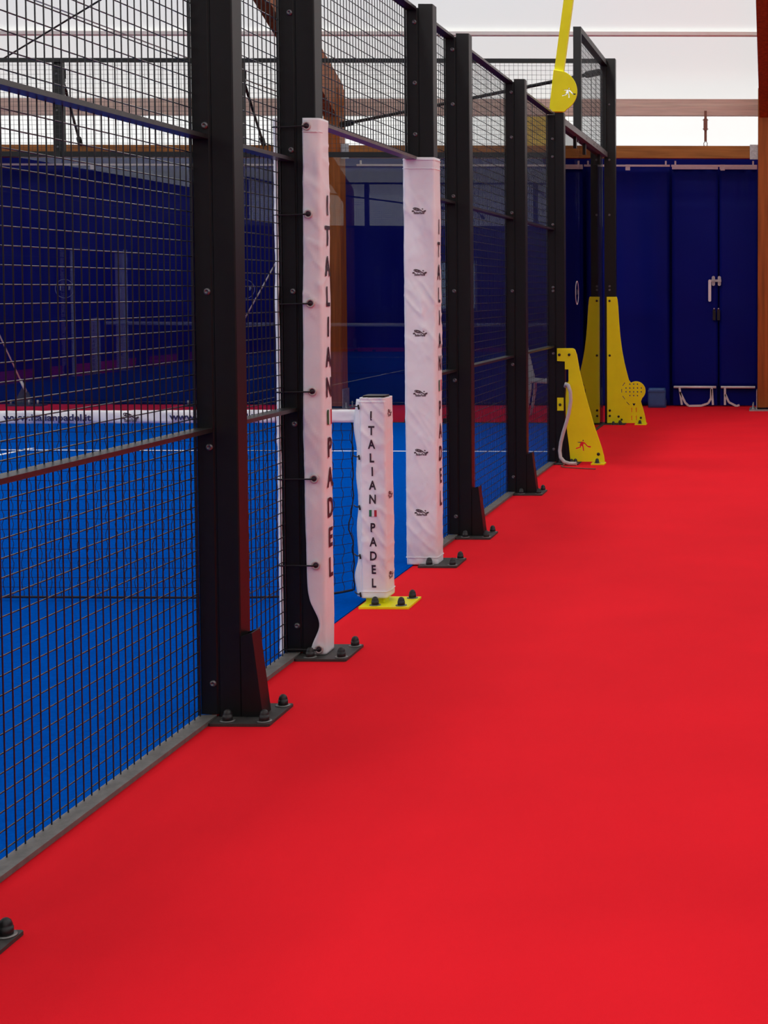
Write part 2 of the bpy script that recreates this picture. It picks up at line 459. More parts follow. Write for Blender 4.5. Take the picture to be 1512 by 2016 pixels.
# pale blue weight bag by the door
mb = MB(); vs = []; n = 10
t = thing('weight_bag', (0.345, 12.50, 0.0), 'pale blue plastic weight bag on the floor beside the double door', 'bag')
for j in range(7):
    z = 0.245 * j / 6
    k = 1 - 0.10 * (j / 6) ** 3
    for i in range(16):
        a = 2 * math.pi * i / 16
        cx = math.copysign(abs(math.cos(a)) ** 0.35, math.cos(a)); sy = math.copysign(abs(math.sin(a)) ** 0.35, math.sin(a))
        q = noise.noise((cx * 2, sy * 2, z * 12)) * 0.008
        vs.append((cx * (0.115 * k + q), sy * (0.07 * k + q), z + (0.004 * noise.noise((cx * 3, sy, 3.0)) if j == 6 else 0)))
fs = [(j * 16 + i, j * 16 + (i + 1) % 16, (j + 1) * 16 + (i + 1) % 16, (j + 1) * 16 + i) for j in range(6) for i in range(16)]
fs += [tuple(range(16))[::-1], tuple(6 * 16 + i for i in range(16))]
mb.add(vs, fs, True); mb.build('bag', 'curtain_lt', t)
MB().box(-0.11, 0.11, -0.078, -0.071, 0.20, 0.222).build('seam', 'curtain_lt', t)

# ratchet strap between the two beams
t = thing('ratchet_strap', (0.97, 12.215, 3.25), 'brown ratchet strap hanging between the two back wall beams', 'strap')
MB().box(-0.016, 0.016, -0.004, 0.0, 0.06, 0.44).build('webbing', 'strap_brown', t)
MB().box(-0.024, 0.024, -0.03, -0.004, 0.20, 0.34).build('ratchet', 'strap_brown', t)
for zz in (0.215, 0.325): MB().tube([(-0.034, -0.018, zz), (0.034, -0.018, zz)], 0.007, 6).build('pin', 'galv', t)
MB().tube([(-0.018, -0.004, 0.005), (-0.022, -0.004, 0.045), (0, -0.004, 0.065), (0.022, -0.004, 0.045), (0.018, -0.004, 0.005)], 0.006, 6).build('hook', 'galv', t)

# banner hung on the white wall cloth
t = thing('wall_banner', (-1.20, 12.80, 3.26), 'yellow cloth banner on the white wall strip above the curtain', 'banner')
MB().box(-0.34, 0.34, -0.004, 0.004, 0.0, 0.42).build('cloth', 'banner', t)
for xx in (-0.34, 0.32): MB().box(xx, xx + 0.02, -0.007, -0.004, 0.0, 0.42).build('hem', 'banner', t)

# roof tie rods and cable stays
def rod(name, a, b, r, material, label, cat, group, ends=True):
    a, b = Vector(a), Vector(b)
    t = thing(name, a, label, cat, group)
    d = b - a
    MB().tube([(0, 0, 0), d], r, 8).build('rod', material, t)
    if ends:
        u = d.normalized()
        for p, q in ((Vector((0, 0, 0)), u * 0.18), (d - u * 0.18, d)):
            MB().tube([p, q], r * 1.9, 8).build('turnbuckle', material, t)
    return t
rod('roof_tie_rod', (-8.8, 12.2, 3.66), (-3.75, 8.46, 5.02), 0.010, 'black', 'dark roof tie rod rising from the far column towards the ridge', 'tie rod', 'roof tie rods')
rod('roof_tie_rod', (-3.75, 12.1, 3.70), (-8.75, 7.10, 5.55), 0.008, 'galv', 'thin grey roof tie rod rising from the column behind the end glass', 'tie rod', 'roof tie rods')
for top, foot, lab in (((-8.86, 12.35, 3.05), (-7.62, 12.45, 0.17), 'thin white cable stay running down from the far column to a floor anchor'),
                       ((-3.70, 12.35, 3.05), (-5.38, 12.45, 0.17), 'thin white cable stay running down from the column behind the end glass')):
    t = rod('cable_stay', foot, top, 0.009, 'white_metal', lab, 'cable', 'cable stays on the back wall')
    s = 1 if foot[0] > top[0] else -1
    MB().prism([(-0.05 * s, -0.012, 0.06), (-0.16 * s, -0.012, -0.15), (0.10 * s, -0.012, -0.15), (0.03 * s, -0.012, 0.0)],
               [(-0.05 * s, 0.012, 0.06), (-0.16 * s, 0.012, -0.15), (0.10 * s, 0.012, -0.15), (0.03 * s, 0.012, 0.0)]).build('anchor_fin', 'plate', t)
    MB().box(-0.22, 0.22, -0.10, 0.10, -0.168, -0.15).build('anchor_plate', 'plate', t)
    for xx in (-0.17, 0.17, 0.06): MB().lathe([(0.014, -0.15), (0.014, -0.09)], (xx * s, -0.06, 0), 8).build('anchor_bolt', 'galv', t)

# ================================================================== court fence
def acorn_nut(parent, x, y, z=0.010):
    nut = MB().lathe([(0.0165, 0.003), (0.0175, 0.004), (0.0175, 0.020), (0.016, 0.0205), (0.0155, 0.026), (0.012, 0.035), (0.006, 0.040), (0.001, 0.041)], (0, 0, 0), 12).build('acorn_nut', 'nut', parent, (x, y, z))
    MB().lathe([(0.026, 0.0), (0.026, 0.0035), (0.017, 0.0035)], (0, 0, 0), 16).build('washer', 'washer', nut)
    return nut

BOLT = None
def bolt(parent, x, y, z):
    global BOLT
    if BOLT is None:
        mb = MB().lathe([(0.0125, 0.0), (0.0125, 0.002), (0.0112, 0.005), (0.0075, 0.0075), (0.0055, 0.0075), (0.005, 0.0045)], (0, 0, 0), 12, 'y-')
        BOLT = mb.mesh('bolt'); BOLT.materials.append(M['bolt'])
    return link('bolt', BOLT, parent, (x, y, z))

FX0, FX1 = 0.008, 0.085      # outer tube of a post
def make_post(y, label, top=2.985, gusset=True, bolts=(0.125, 0.94, 1.47, 2.03, 2.57, 2.89), plate=True, group='black steel posts of the court side fence', name='fence_post'):
    t = thing(name, (0, y, 0), label, 'post', group)
    MB().box(FX0, FX1, -0.05, 0.05, 0.010, top, 0.004).build('post_tube', 'black', t)
    MB().box(-0.056, 0.004, -0.05, 0.05, 0.018, top - 0.02, 0.004).build('inner_flange', 'black', t)
    MB().box(0.003, 0.009, -0.046, 0.046, 0.018, top - 0.02).build('joint_strip', 'black', t)
    if plate:
        MB().box(-0.0, 0.208, -0.14, 0.13, 0.0005, 0.010, 0.006).build('base_plate', 'plate', t)
        for xx in (0.055, 0.180):
            for yy in (-0.105, 0.098): acorn_nut(t, xx, yy)
    if gusset:
        # tapered channel welded to the outer side of the post
        g = MB()
        y0, y1, zt = -0.052, 0.035, 0.30
        xa, xb = 0.118, 0.152
        for a, b in ((y0, y0 + 0.008), (y1 - 0.008, y1)):
            g.prism([(FX1, a, 0.012), (xb, a, 0.012), (xa, a, zt), (FX1, a, zt - 0.012)], [(FX1, b, 0.012), (xb, b, 0.012), (xa, b, zt), (FX1, b, zt - 0.012)])
        g.prism([(xb, y0, 0.012), (xb + 0.006, y0, 0.012), (xa + 0.006, y0, zt), (xa, y0, zt)], [(xb, y1, 0.012), (xb + 0.006, y1, 0.012), (xa + 0.006, y1, zt), (xa, y1, zt)])
        g.build('gusset', 'black', t)
    for z in bolts: bolt(t, -0.012, -0.05, z)
    return t

Y0, Y1, Y2, Y3, Y4, Y5, Y6, Y7 = -4.02, -2.025, -1.085, 1.04, 2.0, 4.01, 6.02, 10.0
make_post(Y0, 'black steel fence post whose base plate and acorn nut stand alone on the carpet')
make_post(Y1, 'black steel fence post with gusset next to the narrow panel and open laced cover')
make_post(Y2, 'black steel door post laced into the open white cover', gusset=False, bolts=(0.125, 0.94, 1.47, 2.03, 2.57, 2.89))
make_post(Y3, 'black steel door post sleeved in the closed white cover with small logos', gusset=False, bolts=(2.30, 2.57, 2.89))
make_post(Y4, 'black steel fence post with gusset next to the closed white cover')
make_post(Y5, 'black steel fence post with gusset between cover and yellow light pole')
make_post(Y6, 'black steel fence post under the yellow light pole bracket', top=2.97, gusset=True, bolts=(0.125, 0.94, 1.47, 1.50, 2.03, 2.60, 2.75))

def wires(mb, u0, u1, z0, z1, pos, r=0.0021, n=4, pitch=0.05):
    """pos(u, z, layer) -> point; layer 0 = upright wires (outside), 1 = level wires"""
    u = u0 + 0.5 * ((u1 - u0) % pitch)
    while u < u1:
        mb.tube([pos(u, z0, 0), pos(u, z1, 0)], r, n, False); u += pitch
    z = math.ceil((z0 - 0.0385) / pitch) * pitch + 0.0385
    while z < z1:
        mb.tube([pos(u0, z, 1), pos(u1, z, 1)], r, n, False); z += pitch

def make_panel(ya, yb, z0, z1, label, rails=(), name='mesh_panel'):
    yc = (ya + yb) / 2; h = (yb - ya) / 2
    t = thing(name, (0, yc, z0), label, 'fence panel', 'black mesh panels of the court side fence')
    H = z1 - z0
    mb = MB(); wires(mb, -h, h, 0.005, H - 0.01, lambda u, z, l: (-0.050 if l == 0 else -0.0545, u, z + 0.0), 0.0021, 6)
    tag(mb.build('wire_mesh', 'wire', t), kind='stuff')
    for a, b in ((-h, -h + 0.028), (h - 0.010, h + 0.006)):
        MB().box(-0.062, -0.0565, a, b, 0.004, H - 0.004).build('stile', 'black', t)
    # angle rails, their flat leg outside the mesh
    zs = [0.017] + [r - z0 for r in rails] + [H]
    for k, zz in enumerate(zs):
        MB().box(-0.058, 0.0, -h, h, zz - 0.015, zz).build('rail', 'rail' if k else 'barbase', t)
    return t
make_panel(-5.97, Y0 - 0.05, 0.0, 2.97, 'black mesh fence panel before the post with the lone acorn nut', (1.006, 2.0))
make_panel(Y0 + 0.05, Y1 - 0.052, 0.0, 2.97, 'wide black mesh fence panel up to the post before the white covers', (1.006, 2.0))
make_panel(Y1 + 0.05, Y2 - 0.052, 0.0, 2.97, 'narrow black mesh fence panel beside the open laced cover', (1.006, 2.0))
make_panel(Y2 + 0.05, Y3 - 0.052, 2.165, 2.97, 'short black mesh panel over the court doorway and net post', ())
make_panel(Y3 + 0.05, Y4 - 0.052, 0.0, 2.97, 'narrow black mesh fence panel beside the closed cover with logos', (1.006, 2.0))
make_panel(Y4 + 0.05, Y5 - 0.052, 0.0, 2.97, 'wide black mesh fence panel two posts before the yellow brace', (1.006, 2.0))
make_panel(Y5 + 0.05, Y6 - 0.052, 0.0, 2.97, 'wide black mesh fence panel right before the yellow light pole', (1.006, 2.0))

# ------------------------------------------------------------------ end corner and end wall of the court
t = thing('corner_post', (0, Y7, 0), 'tall black corner post of the court behind the racket-shaped brace', 'post')
MB().box(-0.027, 0.096, -0.055, 0.055, 0.010, 4.0, 0.004).build('post_tube', 'black', t)
MB().box(-0.10, 0.20, -0.13, 0.13, 0.0005, 0.010, 0.006).build('base_plate', 'plate', t)
for xx in (0.145,):
    for yy in (-0.10, 0.10): acorn_nut(t, xx, yy)
for z in (0.5, 1.48, 1.52, 2.3, 2.9, 3.5): bolt(t, 0.03, -0.055, z)
END_P = ['next to the corner', 'in line with the timber column', 'carrying the strut nearer the timber column', 'carrying the strut nearer the cable stay']
END_G = ['in front of the white plastic chair', 'in front of the timber column', 'between the two faint round stickers', 'by the cable stay anchor']
END_THINGS = []
for k in range(4):
    xe = -2.0 * (k + 1) - 0.06
    t = thing('end_post', (xe, 10.09, 2.94), 'short black post above the court end glass ' + ['above the joint next to the white chair', 'carrying the strut nearer the timber column', 'carrying the strut nearer the cable stay', 'past the cable stay anchor'][k], 'post', 'short black posts of the court end wall')
    MB().box(-0.05, 0.05, -0.04, 0.06, 0.0, 1.06, 0.004).build('post_tube', 'black', t)
    MB().box(-0.055, 0.055, 0.06, 0.075, 0.86, 0.96).build('clamp', 'black', t)
    for z in (0.1, 0.5, 0.9): bolt(t, 0.0, -0.04, z)
    END_THINGS.append(t)
for k in range(4):
    a, b = -2.0 * (k + 1) + 0.004, -2.0 * k - (0.05 if k == 0 else 0.004)
    xc = (a + b) / 2; h = (b - a) / 2
    t = thing('end_glass_panel', (xc, 10.02, 0), 'clear glass sheet of the court end wall ' + END_G[k], 'glass panel', 'glass sheets of the court end wall')
    MB().box(-h, h, -0.006, 0.006, 0.012, 2.93).build('glass_sheet', 'glass', t)
    MB().box(-h, h, -0.02, 0.02, 0.0, 0.012).build('floor_channel', 'plate', t)
    MB().box(-h, h, -0.03, 0.03, 2.93, 2.985).build('top_channel', 'black', t)
    for xx in (-h + 0.21, h - 0.21):
        MB().box(xx - 0.035, xx + 0.035, -0.05, 0.05, 0.0125, 0.055, 0.012).build('floor_clamp', 'black', t)
    END_THINGS.append(t)
    t = thing('end_mesh_panel', (xc, 10.02, 2.99), 'black mesh panel above the court end glass ' + END_G[k], 'fence panel', 'mesh panels above the court end glass')
    mb = MB(); wires(mb, -h, h, 0.0, 0.97, lambda u, z, l: (u, -0.002 if l == 0 else 0.002, z), 0.0021, 4)
    tag(mb.build('wire_mesh', 'wire', t), kind='stuff')
    MB().box(-h, h, -0.02, 0.025, 0.97, 1.015).build('top_rail', 'black', t)
    END_THINGS.append(t)

# side glass between light pole post and corner post
gx = -0.046
for ya, yb, lab in ((Y6 + 0.06, 7.99, 'clear side glass sheet next to the yellow light pole post'), (8.0, Y7 - 0.06, 'clear side glass sheet next to the racket-shaped brace')):
    yc = (ya + yb) / 2; h = (yb - ya) / 2
    t = thing('side_glass_panel', (gx, yc, 0), lab, 'glass panel', 'side glass sheets')
    MB().box(-0.006, 0.006, -h, h, 0.012, 2.93).build('glass_sheet', 'glass', t)
    MB().box(-0.02, 0.02, -h, h, 0.0, 0.012).build('floor_channel', 'plate', t)
    for yy in (-h + 0.35, h - 0.35):
        MB().box(-0.016, 0.020, yy - 0.03, yy + 0.03, 2.82, 2.94).build('glass_clamp', 'black', t)
t = thing('top_channel', (0, (Y6 + Y7) / 2, 2.93), 'grey drilled steel channel along the top of the side glass', 'channel')
hh = (Y7 - Y6) / 2 - 0.056
MB().box(-0.060, 0.012, -hh, hh, 0.0, 0.055).build('channel', 'channel', t)
for yy in (-1.7, 0.1, 0.7, 0.95, 1.6):
    MB().lathe([(0.012, 0.0), (0.012, 0.0015)], (0.012, yy, 0.028), 10, 'x').build('drilled_hole', 'nut', t)
# raised mesh panel next to the corner
ya, yb = 7.68, Y7 - 0.055
t = thing('raised_mesh_panel', (0, (ya + yb) / 2, 2.985), 'framed black mesh panel raised above the side glass beside the corner post', 'fence panel')
h = (yb - ya) / 2
MB().box(-0.060, 0.014, -h, -h + 0.05, 0.0, 0.93).build('stile', 'black', t)
MB().box(-0.060, 0.0, h - 0.03, h, 0.0, 0.93).build('stile', 'black', t)
MB().box(-0.060, 0.014, -h, h, 0.93, 0.985).build('top_rail', 'black', t)
MB().box(-0.055, -0.005, -h + 0.05, h - 0.03, 0.0, 0.02).build('bottom_rail', 'black', t)
mb = MB(); wires(mb, -h + 0.05, h - 0.03, 0.02, 0.93, lambda u, z, l: (-0.040 if l == 0 else -0.0445, u, z), 0.0021, 4)
tag(mb.build('wire_mesh', 'wire', t), kind='stuff')

# round etched stickers on the glass
def disc_sticker(loc, axis, label, r):
    t = thing('round_sticker', loc, label, 'sticker', 'round stickers on the glass')
    mb = MB(); n = 32; vs = []
    for rr in (r, r - (0.009 if axis == 'x' else 0.005)):
        for d in (0, 0.002):
            for i in range(n):
                a = 2 * math.pi * i / n
                p = (rr * math.cos(a), rr * math.sin(a))
                vs.append((d, p[0], p[1]) if axis == 'x' else (p[0], -d, p[1]))
    fs = []
    for i in range(n):
        j = (i + 1) % n
        fs += [(i, j, n + j, n + i), (2 * n + i, 2 * n + j, 3 * n + j, 3 * n + i), (n + i, n + j, 3 * n + j, 3 * n + i), (i, j, 2 * n + j, 2 * n + i)]
    mb.add(vs, fs); mb.build('ring', 'white_metal' if axis == 'x' else 'sticker', t)
    b = MB()
    for k, (u, w0, w1) in enumerate(((-0.045, -0.02, 0.035), (0.05, -0.015, 0.03), (0.06, 0.0, 0.03))):
        if axis == 'x': b.box(0.0, 0.002, u - 0.006, u + 0.006, w0, w1)
        else: b.box(u - 0.006, u + 0.006, -0.002, 0.0, w0, w1)
    b.build('emblem', 'sticker', t)
disc_sticker((gx + 0.0065, 7.74, 1.452), 'x', 'white round ring sticker on the side glass before the racket-shaped brace', 0.115)
disc_sticker((-6.0, 10.012, 1.48), 'y', 'faint round sticker on the end glass joint nearer the cable stay', 0.105)
disc_sticker((-4.0, 10.012, 1.48), 'y', 'faint round sticker on the end glass joint nearer the timber column', 0.105)

# struts tying the end wall to the hall
for a, b, lab in (((-0.10, 10.16, 3.88), (-3.50, 12.10, 3.50), 'long dark strut from the corner post to the timber column'),
                  ((-4.06, 10.17, 3.85), (-4.46, 12.10, 3.26), 'dark strut from an end post back to the beam, nearer the timber column'),
                  ((-6.06, 10.17, 3.85), (-6.72, 12.10, 3.26), 'dark strut from an end post back to the beam, nearer the cable stay')):
    rod('wall_strut', a, b, 0.020 if 'long' in lab else 0.016, 'black', lab, 'strut', 'struts behind the court end wall')

# ------------------------------------------------------------------ yellow braces
def runner(cx, cz, s):
    """cut-out figure of a running player with racket, as separate small outlines"""
    P = lambda pts: [(cx + x * s, cz + z * s) for x, z in pts]
    head = [(0.10 + 0.11 * math.cos(a), 0.60 + 0.13 * math.sin(a)) for a in [i * math.pi / 4 for i in range(8)]]
    return [P([(0.02, 0.46), (-0.85, 0.36), (-0.60, 0.27), (-0.28, 0.26), (-0.42, -0.02), (-0.42, -0.32), (-1.0, -0.48), (-0.98, -0.66), (-0.80, -0.62),
               (-0.24, -0.40), (-0.20, -0.16), (-0.02, -0.36), (0.02, -0.92), (0.22, -0.90), (0.20, -0.72), (0.16, -0.30), (0.10, -0.04), (0.20, 0.16), (0.62, -0.26), (0.86, -0.42), (1.12, -0.44), (1.26, -0.32), (1.18, -0.20), (0.96, -0.20), (0.74, -0.14), (0.32, 0.32)]), P(head)]

def circ(x, z, r, n=10): return [(x + r * math.cos(2 * math.pi * i / n), z + r * math.sin(2 * math.pi * i / n)) for i in range(n)]
def dash(x0, z0, x1, z1, w=0.007):
    d = Vector((x1 - x0, z1 - z0)).normalized(); n = Vector((-d.y, d.x)) * w / 2
    return [(x0 + n.x, z0 + n.y), (x0 - n.x, z0 - n.y), (x1 - n.x, z1 - n.y), (x1 + n.x, z1 + n.y)]
def arc(pts_cx, cz, r, a0, a1, n):
    return [(pts_cx + r * math.cos(math.radians(a0 + (a1 - a0) * i / n)), cz + r * math.sin(math.radians(a0 + (a1 - a0) * i / n))) for i in range(n + 1)]
def dark_bolt(parent, x, y, z, r=0.011):
    return MB().lathe([(r, 0), (r, 0.006), (r * 0.6, 0.011), (r * .2, .012)], (x, y, z), 10, 'y-').build('bolt', 'nut', parent)

# brace at the light pole post
t = thing('yellow_brace', (0, 5.9695, 0), 'yellow steel brace with running player cut-out under the light pole post', 'brace')
out = [(0.021, 0.985), (0.155, 0.985)] + arc(0.150, 0.955, 0.030, 80, 10, 4) + [(0.190, 0.93), (0.212, 0.80), (0.245, 0.66), (0.290, 0.49), (0.335, 0.33), (0.372, 0.22), (0.402, 0.13), (0.418, 0.065), (0.424, 0.020),
       (0.132, 0.020), (0.118, 0.17), (0.105, 0.27), (0.094, 0.43), (0.092, 0.55), (0.100, 0.68), (0.118, 0.70), (0.118, 0.805), (0.087, 0.805), (0.087, 0.872), (0.021, 0.876)]
me = plate_from_outline(out, runner(0.235, 0.165, 0.058), 0.012, 'brace_plate'); me.materials.append(M['yellow'])
link('brace_plate', me, t, (0, -0.012, 0))
MB().box(0.021, 0.075, -0.012, 0.0, 0.455, 0.565).build('lower_tab', 'yellow', t)
MB().box(0.315, 0.430, -0.10, 0.04, 0.001, 0.013).build('foot_plate', 'yellow', t)
for x, z in ((0.042, 0.93), (0.125, 0.93), (0.046, 0.505), (0.130, 0.505)): dark_bolt(t, x, -0.012, z, 0.012)
acorn_nut(t, 0.365, -0.06, 0.013); acorn_nut(t, 0.15, -0.07, 0.010); dark_bolt(t, 0.37, -0.012, 0.085, 0.014)

# racket-shaped brace at the corner post
t = thing('racket_brace', (0, 9.9445, 0), 'yellow steel brace with padel racket cut-outs at the court corner', 'brace')
rcx, rcz, rr = 0.318, 0.372, 0.105
out = [(0.0, 1.405), (0.108, 1.405), (0.116, 1.38), (0.124, 1.30), (0.135, 1.12), (0.147, 0.97), (0.166, 0.82), (0.192, 0.68), (0.222, 0.56), (0.240, 0.492)]
out += arc(rcx, rcz, rr, 122, -48, 18) + [(0.372, 0.255), (0.398, 0.17), (0.416, 0.10), (0.432, 0.016), (0.0, 0.016)]
holes = []
for row, cols in ((0.445, (-1, 0, 1)), (0.402, (-2, -1, 0, 1, 2)), (0.360, (-2, -1, 0, 1, 2)), (0.318, (-1, 0, 1))):
    for c in cols: holes.append(circ(0.292 + c * 0.042, row, 0.0075))
holes += [dash(0.170, 0.425, 0.196, 0.462), dash(0.160, 0.350, 0.160, 0.392), dash(0.170, 0.315, 0.196, 0.278), dash(0.213, 0.250, 0.245, 0.216)]
holes += [[(0.278, 0.232), (0.312, 0.232), (0.295, 0.200)]]
holes += [dash(0.270, 0.135, 0.270, 0.186), dash(0.320, 0.135, 0.320, 0.186), dash(0.270, 0.046, 0.270, 0.098), dash(0.320, 0.046, 0.320, 0.098)]
me = plate_from_outline(out, holes, 0.012, 'brace_plate'); me.materials.append(M['yellow'])
link('brace_plate', me, t, (0, -0.012, 0))
for x, z in ((0.030, 1.36), (0.030, 0.76), (0.030, 0.155), (0.030, 0.095), (0.127, 0.088)): dark_bolt(t, x, -0.012, z, 0.013)
MB().box(0.310, 0.437, -0.10, 0.05, 0.001, 0.013).build('foot_plate', 'yellow', t)
acorn_nut(t, 0.365, -0.055, 0.013); dark_bolt(t, 0.372, -0.012, 0.075, 0.013); dark_bolt(t, 0.16, -0.012, 0.055, 0.012)
acorn_nut(t, 0.155, -0.07, 0.0); acorn_nut(t, 0.075, -0.07, 0.0)

# light pole
t = thing('light_pole', (0, 5.985, 2.972), 'yellow floodlight pole with D-shaped bracket on top of a fence post', 'light pole')
cxp, czp = 0.035, 0.175
out = [(-0.030, 0.030), (0.0, 0.002), (0.098, 0.002)] + arc(0.028, 0.175, 0.175, -60, 68, 16) + [(0.006, 0.352)]
me = plate_from_outline(out, runner(0.128, 0.165, 0.052), 0.02, 'bracket'); me.materials.append(M['yellow'])
link('bracket', me, t, (0, -0.05, 0))
MB().box(0.012, 0.080, -0.029, 0.03, -0.002, 0.13).build('pole_foot', 'yellow', t)
def polebox(z0, z1, y0, y1, w):
    b = MB()
    lo = [(0.008 + 0.138 * z0 - 0.047 + a * w, y, z0) for a, y in ((0, y0), (1, y0), (1, y1), (0, y1))]
    hi = [(0.008 + 0.138 * z1 - 0.047 + a * w, y, z1) for a, y in ((0, y0), (1, y0), (1, y1), (0, y1))]
    return b.prism(lo, hi)
polebox(0.10, 2.7, -0.03, 0.03, 0.078).build('pole', 'yellow', t)
px = 0.138 * 2.7
MB().prism([(px - .05, -0.03, 2.62), (px + .04, -0.03, 2.70), (px - 1.0, -0.03, 2.90), (px - 1.0, -0.03, 2.83)], [(px - .05, 0.03, 2.62), (px + .04, 0.03, 2.70), (px - 1.0, 0.03, 2.90), (px - 1.0, 0.03, 2.83)]).build('arm', 'yellow', t)
lh = MB().box(px - 1.30, px - 0.75, -0.30, 0.30, 2.76, 2.83, 0.02).build('lamp_head', 'black', t)
MB().box(px - 1.27, px - 0.78, -0.27, 0.27, 2.752, 2.76).build('lens', 'lamp_glass', lh)
LIGHT_POLE = t
LAMP_AT = (px - 1.025, 5.985, 2.972 + 2.745)

# conduit by the brace
t = thing('cable_conduit', (0, 5.89, 0), 'pale bent cable conduit hanging beside the yellow brace, thin cable on the carpet', 'conduit')
cp = [(0.094, 0.045, 0.66), (0.104, 0.02, 0.685), (0.125, 0, 0.675), (0.143, 0, 0.62), (0.146, 0, 0.54), (0.130, 0, 0.44), (0.108, 0, 0.36), (0.080, 0, 0.27), (0.060, 0, 0.19), (0.051, 0, 0.12), (0.060, -0.02, 0.065), (0.095, -0.04, 0.03), (0.140, -0.055, 0.018), (0.200, -0.06, 0.018)]
MB().tube(cp, 0.0155, 10).build('conduit', 'conduit', t)
MB().tube([(0.10, -0.03, 0.012), (0.085, -0.16, 0.006), (0.13, -0.24, 0.006), (0.22, -0.28, 0.006), (0.30, -0.32, 0.006), (0.395, -0.345, 0.006)], 0.005, 6).build('thin_cable', 'strap_brown', t)

# ================================================================== white post covers
def wr(p, k=1.0):
    """wrinkle height of the cover cloth at a point"""
    x, y, z = p
    a = noise.noise((x * 5 + 3, y * 5, z * 6)) * 0.0045
    c = noise.noise((x * 6 + y * 4, 2.0, z * 13 + x * 16))
    b = (1 - abs(c)) ** 9 * 0.0075
    d = noise.noise((x * 22 + 1, y * 22, z * 30 - x * 25)) * 0.0012
    return k * (a + d + b * max(0, noise.noise((x * 3, y * 3 + 7, z * 2.6)) + 0.30))

def sleeve(path, zs, k, closed, edge=None, dn=0.0):
    """cloth sleeve: path = list of ((x, y), (nx, ny)); edge(j, i, z, x, y) may shift points"""
    vs = []; n = len(path); m_ = len(zs)
    for z in zs:
        for i, ((x, y), (nx, ny)) in enumerate(path):
            if edge: x, y = edge(i, z, x, y)
            w = wr((x, y, z), k) * (1 - 0.65 * abs(nx))
            vs.append((x + nx * w, y + ny * w, z))
    fs = []
    for j in range(m_ - 1):
        for i in range(n if closed else n - 1):
            a = j * n + i; b = j * n + (i + 1) % n
            fs.append((a, b, b + n, a + n))
    return vs, fs

def rounded_path(x0, x1, y0, y1, r, step=0.007):
    """counter-clockwise rounded rectangle starting at the middle of the y0 side"""
    pts = []
    def line(a, b, nrm):
        d = math.hypot(b[0] - a[0], b[1] - a[1]); n = max(1, int(d / step))
        for i in range(n): pts.append(((a[0] + (b[0] - a[0]) * i / n, a[1] + (b[1] - a[1]) * i / n), nrm))
    def corner(cx, cy, a0):
        for i in range(4):
            a = math.radians(a0 + 90 * i / 4); pts.append(((cx + r * math.cos(a), cy + r * math.sin(a)), (math.cos(a), math.sin(a))))
    xm = (x0 + x1) / 2
    line((xm, y0), (x1 - r, y0), (0, -1)); corner(x1 - r, y0 + r, -90)
    line((x1, y0 + r), (x1, y1 - r), (1, 0)); corner(x1 - r, y1 - r, 0)
    line((x1 - r, y1), (x0 + r, y1), (0, 1)); corner(x0 + r, y1 - r, 90)
    line((x0, y1 - r), (x0, y0 + r), (-1, 0)); corner(x0 + r, y0 + r, 180)
    line((x0 + r, y0), (xm, y0), (0, -1))
    return pts

def frange(a, b, st):
    n = max(1, int(round((b - a) / st))); return [a + (b - a) * i / n for i in range(n + 1)]

def lettering_on(face, coord, items, parent, material, k, org, name='letter', off=0.0022):
    """items: (text, a, z, height, xscale). face 'y-': a = x on the plane y=coord ; face 'x+': a = y on the plane x=coord"""
    for body, a, z, hgt, xs in items:
        if isinstance(body, str):
            vs, fs = text_verts(body, hgt, xs, 0.028)
        else:
            vs, fs = body
            vs = [(p[0] * hgt * xs, p[1] * hgt) for p in vs]
        out = []
        for u, w in vs:
            if face == 'y-':
                p = (a + u, coord, z + w); d = wr(p, k) + off; q = (p[0], p[1] - d, p[2])
            else:
                p = (coord, a + u, z + w); d = 0.35 * wr(p, k) + off; q = (p[0] + d, p[1], p[2])
            out.append((q[0] - org[0], q[1] - org[1], q[2] - org[2]))
        MB().add(out, fs).build(name, material, parent)

